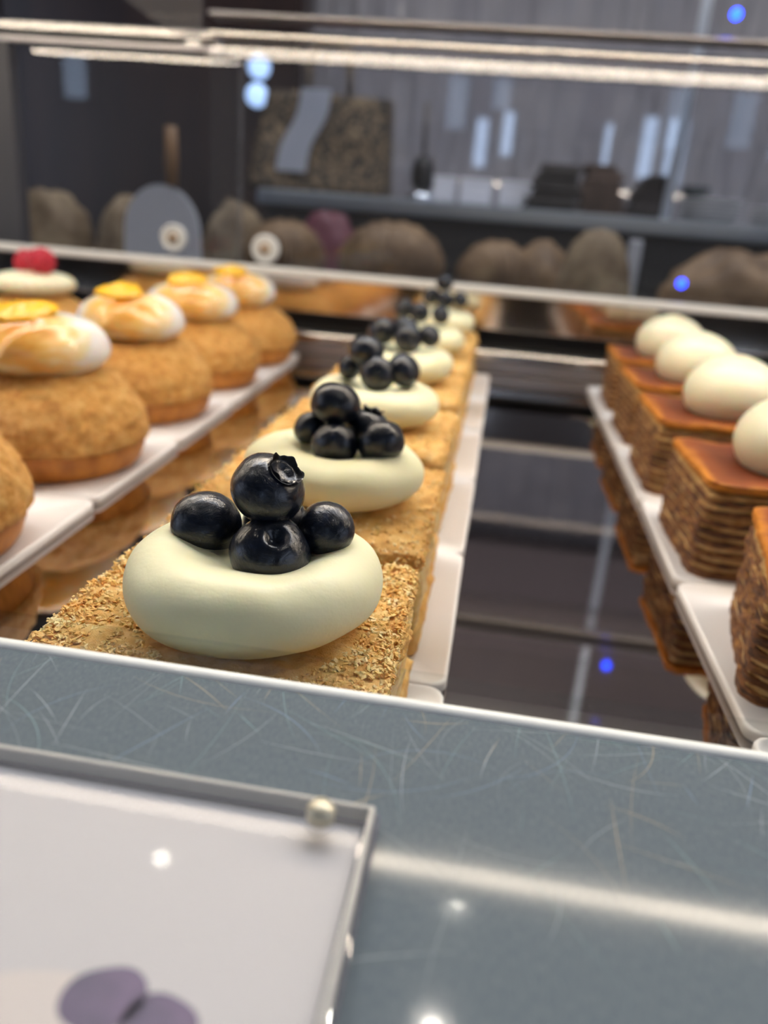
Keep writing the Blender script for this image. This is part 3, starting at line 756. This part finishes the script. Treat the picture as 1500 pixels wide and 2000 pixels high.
def printed(name, x, y, rx, ry, a, material, z):
    bm = bmesh.new(); n = 40
    vs = [bm.verts.new((rx * math.cos(t * 2 * math.pi / n), ry * math.sin(t * 2 * math.pi / n) * (1 + .06 * math.sin(t * 6 * math.pi / n)), z)) for t in range(n)]
    bm.faces.new(vs); bmesh.ops.rotate(bm, verts=bm.verts, cent=(0, 0, 0), matrix=Matrix.Rotation(a, 3, 'Z'))
    o = obj(name, bm, material, ins, smooth=False); o.location = Vector((x, y, 0)) - local(ins); return o
printed('printed_cream', -0.0315, 0.0405, 0.0082, 0.0072, 0.2, M['print_tan'], 0.04031)
printed('printed_berry', -0.0264, 0.0458, 0.0037, 0.0031, 0.4, M['print_purple'], 0.04032)
printed('printed_berry', -0.0208, 0.0443, 0.0034, 0.0030, -0.3, M['print_purple'], 0.04032)

# ================================================================== BEHIND THE CASE
# work table with breads
M['table'] = mat('dark_worktable', (0.05, 0.05, 0.055), 0.3)
t = empty('work_table', (0, 1.08, FZ)); tag(t, 'low dark work table between display case and rear counter', 'table')
def pp(root, name, dims, material, bev=0.0, smooth=False):
    o = box(name, dims, material, None, bev=bev, smooth=smooth); o.parent = root
    o.location = -local(root); return o
pp(t, 'tabletop', (-1.3, 1.1, 0.80, 1.36, -0.02, 0.0), M['table'], 0.003)
for x in (-1.25, 1.01):
    for y in (0.82, 1.30): pp(t, 'leg', (x, x + .04, y, y + .04, FZ, -0.02), M['table'])
def mound(name, x, y, rx, ry, h, material, label, cat, group=None, seed=1.0, rz=0, lump=0.10, freq=14, segs=40):
    bm = bmesh.new(); prof = []
    for i in range(17):
        a = i / 16 * math.pi / 2; prof.append((max(math.cos(a) ** .8, 0.002), math.sin(a)))
    add_lathe(bm, prof, segs)
    for v in bm.verts:
        p = v.co.copy(); k = 1 + lump * nz3(p, 2.2, seed) + lump * .4 * nz3(p, 6, seed + 3)
        v.co = Vector((p.x * rx * k, p.y * ry * k, max(p.z * h * k, 0)))
    o = obj(name, bm, material); o.location = (x, y, 0.0002); o.rotation_euler = (0, 0, rz)
    return tag(o, label, cat, group)
br_m = mat('brown_bread', (0.22, 0.13, 0.06), 0.6); L(br_m, ramp(br_m, noise_tex(br_m, 30, 4), [(0.35, (0.10, 0.052, 0.02)), (0.65, (0.27, 0.165, 0.08))]), BS(br_m).inputs['Base Color'])
fl_m = mat('floured_bread', (0.40, 0.36, 0.26), 0.7); L(fl_m, ramp(fl_m, noise_tex(fl_m, 25, 4), [(0.35, (0.11, 0.065, 0.028)), (0.65, (0.30, 0.22, 0.13))]), BS(fl_m).inputs['Base Color'])
pk_m = mat('dark_jam_bun', (0.14, 0.03, 0.05), 0.5); bump(pk_m, noise_tex(pk_m, 40), 0.3, 0.003)
mound('bread_roll', -0.585, 1.02, 0.055, 0.05, 0.098, fl_m, 'floured round roll at far left behind the case', 'bread', 'bread rolls on the table', 1)
mound('bread_roll', -0.475, 1.02, 0.05, 0.05, 0.096, fl_m, 'floured round roll beside the arched scoop', 'bread', 'bread rolls on the table', 2)
mound('bread_roll', -0.352, 1.06, 0.045, 0.05, 0.100, fl_m, 'floured roll just behind the arched scoop', 'bread', 'bread rolls on the table', 3)
def croissant(x, y, ln, rad, rz, material, label, z=0.0):
    bm = bmesh.new(); pts = []; rr = []
    n = 34
    for i in range(n + 1):
        s = i / n * 2 - 1
        a = s * 1.05
        pts.append((ln * math.sin(a) * .6, ln * .35 * (math.cos(a) - .6), rad * 1.0))
        base = rad * (1 - abs(s) ** 2.2) ** .8 + 0.002
        rr.append(base * (1 + 0.10 * ((abs(s) * 4.5) % 1.0 - .5)))
    add_tube(bm, pts, rr, 20)
    for v in bm.verts: v.co.z = max(v.co.z, 0)
    o = obj('croissant', bm, material); o.location = (x, y, z + 0.0002); o.rotation_euler = (0, 0, rz)
    return tag(o, label, 'croissant', 'croissants on the table')
croissant(-0.265, 0.99, 0.085, 0.042, 0.4, br_m, 'croissant at left of the croissants, nearest the arched scoop')
croissant(-0.140, 0.99, 0.115, 0.046, -0.1, br_m, 'large middle croissant below the patterned paper bag')
croissant(-0.006, 1.00, 0.08, 0.040, 0.5, br_m, 'croissant below the white canisters')
mound('jam_bun', -0.262, 1.20, 0.05, 0.05, 0.098, pk_m, 'dark red glazed bun behind the croissants', 'bun')
# pale roll standing on end (a tapered baguette end)
bm = bmesh.new(); add_lathe(bm, [(0.044, 0), (0.044, 0.03), (0.039, 0.06), (0.030, 0.085), (0.018, 0.100), (0.001, 0.104)], 32, fn=lambda p, a: p + Vector((nz3(p, 40, 1) * .003, nz3(p, 40, 5) * .003, 0)))
for v in bm.verts: v.co.z = max(v.co.z, 0)
o = obj('bread_loaf', bm, fl_m); o.location = (0.103, 1.0, 0.0002); tag(o, 'pale tapered loaf standing before the steel counter', 'bread')
mound('bread_loaf', 0.275, 1.0, 0.105, 0.06, 0.085, br_m, 'long brown seeded loaf at the right behind the case', 'bread', None, 7, lump=.2)
mound('bread_loaf', 0.045, 1.13, 0.045, 0.05, 0.08, br_m, 'small brown loaf behind the pale tapered loaf', 'bread', None, 9)
wm = mat('white_post', (0.55, 0.57, 0.62), 0.4); 
o = box('white_post', (0.160, 0.176, 1.16, 1.176, 0.0002, 0.093), wm, bev=0.002); tag(o, 'short white upright post between the loaves', 'post')
# arched dough scoop standing with its wooden handle up
sc_ = empty('dough_scoop', (-0.385, 0.90, 0.0)); tag(sc_, 'arched pale plastic scoop with upright wooden handle behind the glass', 'scoop')
bm = bmesh.new(); pts = [(-0.047, 0), (0.047, 0)]
for i in range(25):
    a = math.pi * i / 24; pts.append((0.044 * math.cos(a), 0.062 + 0.051 * math.sin(a)))
vs = [bm.verts.new((x, 0, z)) for x, z in pts]; f = bm.faces.new(vs)
ex = bmesh.ops.extrude_face_region(bm, geom=[f])
for v in ex['geom']:
    if isinstance(v, bmesh.types.BMVert): v.co.y += 0.004
o = obj('blade', bm, mat('frosted_plastic', (0.66, 0.68, 0.74), 0.4), sc_, smooth=False)
bm = bmesh.new(); add_tube(bm, [(0.012, 0.002, 0.112), (0.012, 0.002, 0.14), (0.012, 0.002, 0.172)], [0.006, 0.007, 0.006], 14)
obj('handle', bm, mat('beech_handle', (0.26, 0.14, 0.06), 0.5), sc_)

# steel counter
ct = empty('rear_counter', (0, 1.8, FZ)); tag(ct, 'long stainless steel counter in front of the tiled wall', 'counter')
pp(ct, 'worktop', (-0.46, 1.6, 1.5, 2.095, 0.098, 0.126), M['steel'], 0.004)
pp(ct, 'body', (-0.46, 1.6, 1.56, 2.09, FZ, 0.098), M['darkbody'])
CT = 0.1262
# dark tall cupboard at the left
dk = mat('dark_stained_cupboard', (0.028, 0.016, 0.013), 0.28); L(dk, ramp(dk, noise_tex(dk, 1, 4, 0.6, coords(dk, (12, 12, 1.5))), [(0.3, (0.018, 0.012, 0.012)), (0.7, (0.040, 0.022, 0.017))]), BS(dk).inputs['Base Color'])
cb = empty('tall_cupboard', (-1.2, 1.98, FZ)); tag(cb, 'tall dark brown cupboard with glossy doors at the left', 'cupboard')
pp(cb, 'carcass', (-1.90, -0.50, 1.95, 2.035, FZ, 1.3), dk)
pp(cb, 'door', (-1.895, -1.205, 1.93, 1.949, FZ + .05, 1.29), dk, 0.002); pp(cb, 'door', (-1.195, -0.505, 1.93, 1.949, FZ + .05, 1.29), dk, 0.002)
# two round cool lamps on the cupboard side
for i, (x, z, lb) in enumerate(((-0.590, 0.378, 'upper of two small round blue-white lamps beside the paper bag'), (-0.594, 0.322, 'lower of two small round blue-white lamps, partly behind the paper bag'))):
    bm = bmesh.new(); add_lathe(bm, [(0.024, 0), (0.024, 0.008), (0.021, 0.012), (0.0001, 0.013)], 32)
    bmesh.ops.rotate(bm, verts=bm.verts, cent=(0, 0, 0), matrix=Matrix.Rotation(math.pi / 2, 3, 'X'))
    o = obj('round_wall_lamp', bm, M['disc_light']); o.location = (x, 1.929, z); tag(o, lb, 'lamp', 'round lamps by the cupboard')

# patterned paper bag with handles and a till receipt taped over it
bagm = mat('patterned_kraft_paper', (0.24, 0.18, 0.12), 0.75)
L(bagm, ramp(bagm, noise_tex(bagm, 55, 3, 0.6, None, 1.8), [(0.46, (0.02, 0.016, 0.012)), (0.52, (0.15, 0.10, 0.055)), (0.62, (0.24, 0.17, 0.095))]), BS(bagm).inputs['Base Color'])
bag = empty('paper_bag', (-0.365, 1.60, CT)); tag(bag, 'brown kraft paper bag with dark pattern and white receipt on the counter', 'bag')
bm = bmesh.new(); bmesh.ops.create_cube(bm, size=1); bmesh.ops.subdivide_edges(bm, edges=bm.edges[:], cuts=12, use_grid_fill=True)
for v in bm.verts:
    x, y, z = v.co.x, v.co.y, v.co.z + .5
    k = 1 - 0.12 * z; yy = y * 0.12 * (1 - 0.55 * z)
    v.co = Vector((x * 0.255 * k + 0.012 * z, yy + nz3(Vector((x, y, z)), 3, 2) * .008, z * 0.165 + nz3(Vector((x, y, z)), 2.4, 6) * .007 * z))
obj('body', bm, bagm, bag)
for yy in (-0.022,):
    bm = bmesh.new()
    add_tube(bm, [(-0.025, yy, 0.155), (-0.025, yy, 0.21), (-0.018, yy, 0.235), (-0.003, yy, 0.245), (0.027, yy, 0.245), (0.042, yy, 0.235), (0.049, yy, 0.21), (0.049, yy, 0.155)], 0.0075, 8)
    obj('handle', bm, mat('kraft_handle', (0.25, 0.19, 0.13), 0.7), bag)
bm = bmesh.new(); prev = None; pth = []
for i in range(21):
    t = i / 20
    z = 0.172 - t * 0.140; xo = -0.008 - 0.036 * (1 / (1 + math.exp(-(t - .5) * 9)))
    yo = -0.066 + max(0, (z - 0.0)) * 0.20 - 0.002
    q = (bm.verts.new((xo - 0.028, yo, z)), bm.verts.new((xo + 0.028, yo, z)))
    if prev: bm.faces.new((prev[0], prev[1], q[1], q[0]))
    prev = q
bmesh.ops.solidify(bm, geom=bm.faces[:], thickness=0.0006)
rc = obj('receipt', bm, mat('receipt_paper', (0.62, 0.65, 0.74), 0.6), bag, smooth=False)

# black whisk brush, canisters, folded bags, plates, pole
bk = mat('black_plastic', (0.012, 0.012, 0.014), 0.4)
wb = empty('basting_brush', (-0.178, 1.64, CT)); tag(wb, 'black bristled brush with thin handle standing on the counter', 'brush')
bm = bmesh.new(); add_lathe(bm, [(0.012, 0.018), (0.020, 0.030), (0.021, 0.055), (0.014, 0.075), (0.004, 0.080)], 24, fn=lambda p, a: p * 1.0 + Vector((.002 * math.sin(a * 9), 0, 0))); obj('bristles', bm, bk, wb)
bm = bmesh.new(); add_tube(bm, [(0, 0, 0.078), (-0.004, 0, 0.17)], 0.0042, 10); obj('handle', bm, mat('dark_handle', (0.10, 0.085, 0.07), 0.5), wb)
bm = bmesh.new(); add_lathe(bm, [(0.028, 0), (0.030, 0.006), (0.022, 0.016), (0.010, 0.018)], 28); obj('foot_dish', bm, mat('chrome_dish', (0.75, 0.80, 0.88), 0.15, Metallic=0.9), wb)
cm = mat('white_canister', (0.75, 0.75, 0.80), 0.35)
for i, (x, lb) in enumerate(((-0.135, 'white canister nearest the black brush'), (-0.078 + .004, 'middle white canister on the counter'), (0.004, 'white canister next to the dark folded bags'))):
    c = empty('canister', (x, 1.66, CT)); tag(c, lb, 'canister', 'white canisters on the counter')
    bm = bmesh.new(); w_ = (0.021, 0.030, 0.034)[i]; add_box(bm, -w_, w_, -0.03, 0.03, 0.0, 0.040, 0.004); obj('body', bm, cm, c, smooth=False)
    bm = bmesh.new(); add_box(bm, -w_ - .001, w_ + .001, -0.031, 0.031, 0.040, 0.047, 0.002); obj('lid', bm, cm, c, smooth=False)
def fold_stack(x, y, w_, h, lean, cols, n, label, seed):
    bm = bmesh.new(); rs = random.Random(seed); th = h / n
    for k in range(n):
        dx = rs.uniform(-.006, .006) + lean * k / n; sw = w_ * (1 - 0.35 * (k / n) ** 2) * rs.uniform(.93, 1.03)
        add_box(bm, dx - sw / 2, dx + sw / 2, -0.05 + rs.uniform(-.006, .006), 0.05, k * th, (k + 1) * th * 0.995, 0.002, 1)
    mm = mat('folded_paper', cols, 0.7); L(mm, ramp(mm, noise_tex(mm, 30, 3), [(0.3, tuple(c * .7 for c in cols)), (0.7, tuple(c * 1.25 for c in cols))]), BS(mm).inputs['Base Color'])
    o = obj('folded_bag_stack', bm, mm, smooth=False); o.location = (x, y, CT); return tag(o, label, 'paper bags', 'stacks of folded bags on the counter')
fold_stack(0.066, 1.64, 0.095, 0.080, 0.012, (0.045, 0.038, 0.035), 14, 'charcoal stack of folded bags, left of three stacks', 1)
fold_stack(0.160, 1.64, 0.080, 0.084, -0.012, (0.115, 0.072, 0.052), 16, 'brown stack of folded bags between two darker stacks', 2)
fold_stack(0.239, 1.64, 0.062, 0.073, 0.010, (0.030, 0.022, 0.022), 13, 'blackish stack of folded bags next to the pole', 3)
bm = bmesh.new(); add_tube(bm, [(0.264, 1.50 + .05, CT), (0.268, 1.55, 0.5), (0.268, 1.55, CZ)], 0.0085, 14)
o = obj('steel_pole', bm, mat('pale_pole', (0.72, 0.75, 0.80), 0.3)); tag(o, 'thin pale metal pole rising from the counter to the ceiling', 'pole')
pm = mat('white_china', (0.82, 0.82, 0.83), 0.25)
plate0 = None
for s, (x, np_, wd) in enumerate(((0.352, 6, 'left'), (0.480, 5, 'right'))):
    for k in range(np_):
        if plate0 is None:
            bm = bmesh.new(); add_lathe(bm, [(0.030, 0), (0.034, 0.0005), (0.052, 0.0052), (0.060, 0.0064), (0.0602, 0.0074), (0.052, 0.0066), (0.033, 0.0030), (0.0005, 0.0026)], 44)
            plate0 = obj('plate', bm, pm); o = plate0
        else: o = copy_tree(plate0)
        o.location = (x, 1.63, CT + k * 0.0066)
        tag(o, 'white plate, %s of the %s plate stack beside the pole' % (['bottom one', 'second from the bottom', 'third from the bottom', 'fourth from the bottom', 'fifth from the bottom', 'topmost one'][k], wd), 'plate', 'plates stacked %s of the pole end' % ('nearest, right' if s == 0 else 'farther right'))
bm = bmesh.new(); add_lathe(bm, [(0.014, 0), (0.016, 0.002), (0.024, 0.010), (0.026, 0.019), (0.023, 0.020), (0.010, 0.006)], 32)
o = obj('dark_bowl', bm, mat('teal_black_glaze', (0.012, 0.025, 0.032), 0.3)); o.location = (0.322, 1.63, CT + 5 * .0066 + 0.0075); tag(o, 'small dark teal bowl resting on the plate stack', 'bowl')

# ceiling downlights and an added linear fill panel for wall and counter
lf = empty('linear_ceiling_light', (0.3, 0.95, CZ)); tag(lf, 'long cool white linear light on the ceiling above the work table', 'ceiling light')
pp(lf, 'housing', (-1.2, 1.8, 0.86, 1.04, CZ - 0.05, CZ - .0005), M['alu'], 0.004)
pp(lf, 'diffuser', (-1.18, 1.78, 0.875, 1.025, CZ - 0.056, CZ - .0505), emat('cool_diffuser', (0.93, 0.95, 1.0), 20.0))
dl0 = None
for x, y, lb in ((0.080, 1.73, 'round ceiling downlight over the middle of the counter'), (0.045, 1.345, 'round ceiling downlight nearer the display case'), (-0.76, 1.68, 'round ceiling downlight over the tall cupboard'),
                 (1.35, 1.65, 'round ceiling downlight over the right end of the counter'), (-0.8, 0.0, 'round ceiling downlight left of the customer'), (0.9, -0.2, 'round ceiling downlight right of the customer')):
    if dl0 is None:
        dl0 = empty('ceiling_downlight')
        bm = bmesh.new(); add_lathe(bm, [(0.03, 0.0), (0.05, 0.0), (0.052, -0.006), (0.030, -0.010)], 32, cap=False); obj('trim_ring', bm, M['alu'], dl0)
        bm = bmesh.new(); add_lathe(bm, [(0.0225, -0.001), (0.0225, -0.006), (0.018, -0.012), (0.0005, -0.016)], 24); obj('bulb', bm, M['lamp'], dl0)
        o = dl0
    else: o = copy_tree(dl0)
    o.location = (x, y, CZ); tag(o, lb, 'ceiling light', 'ceiling downlights')
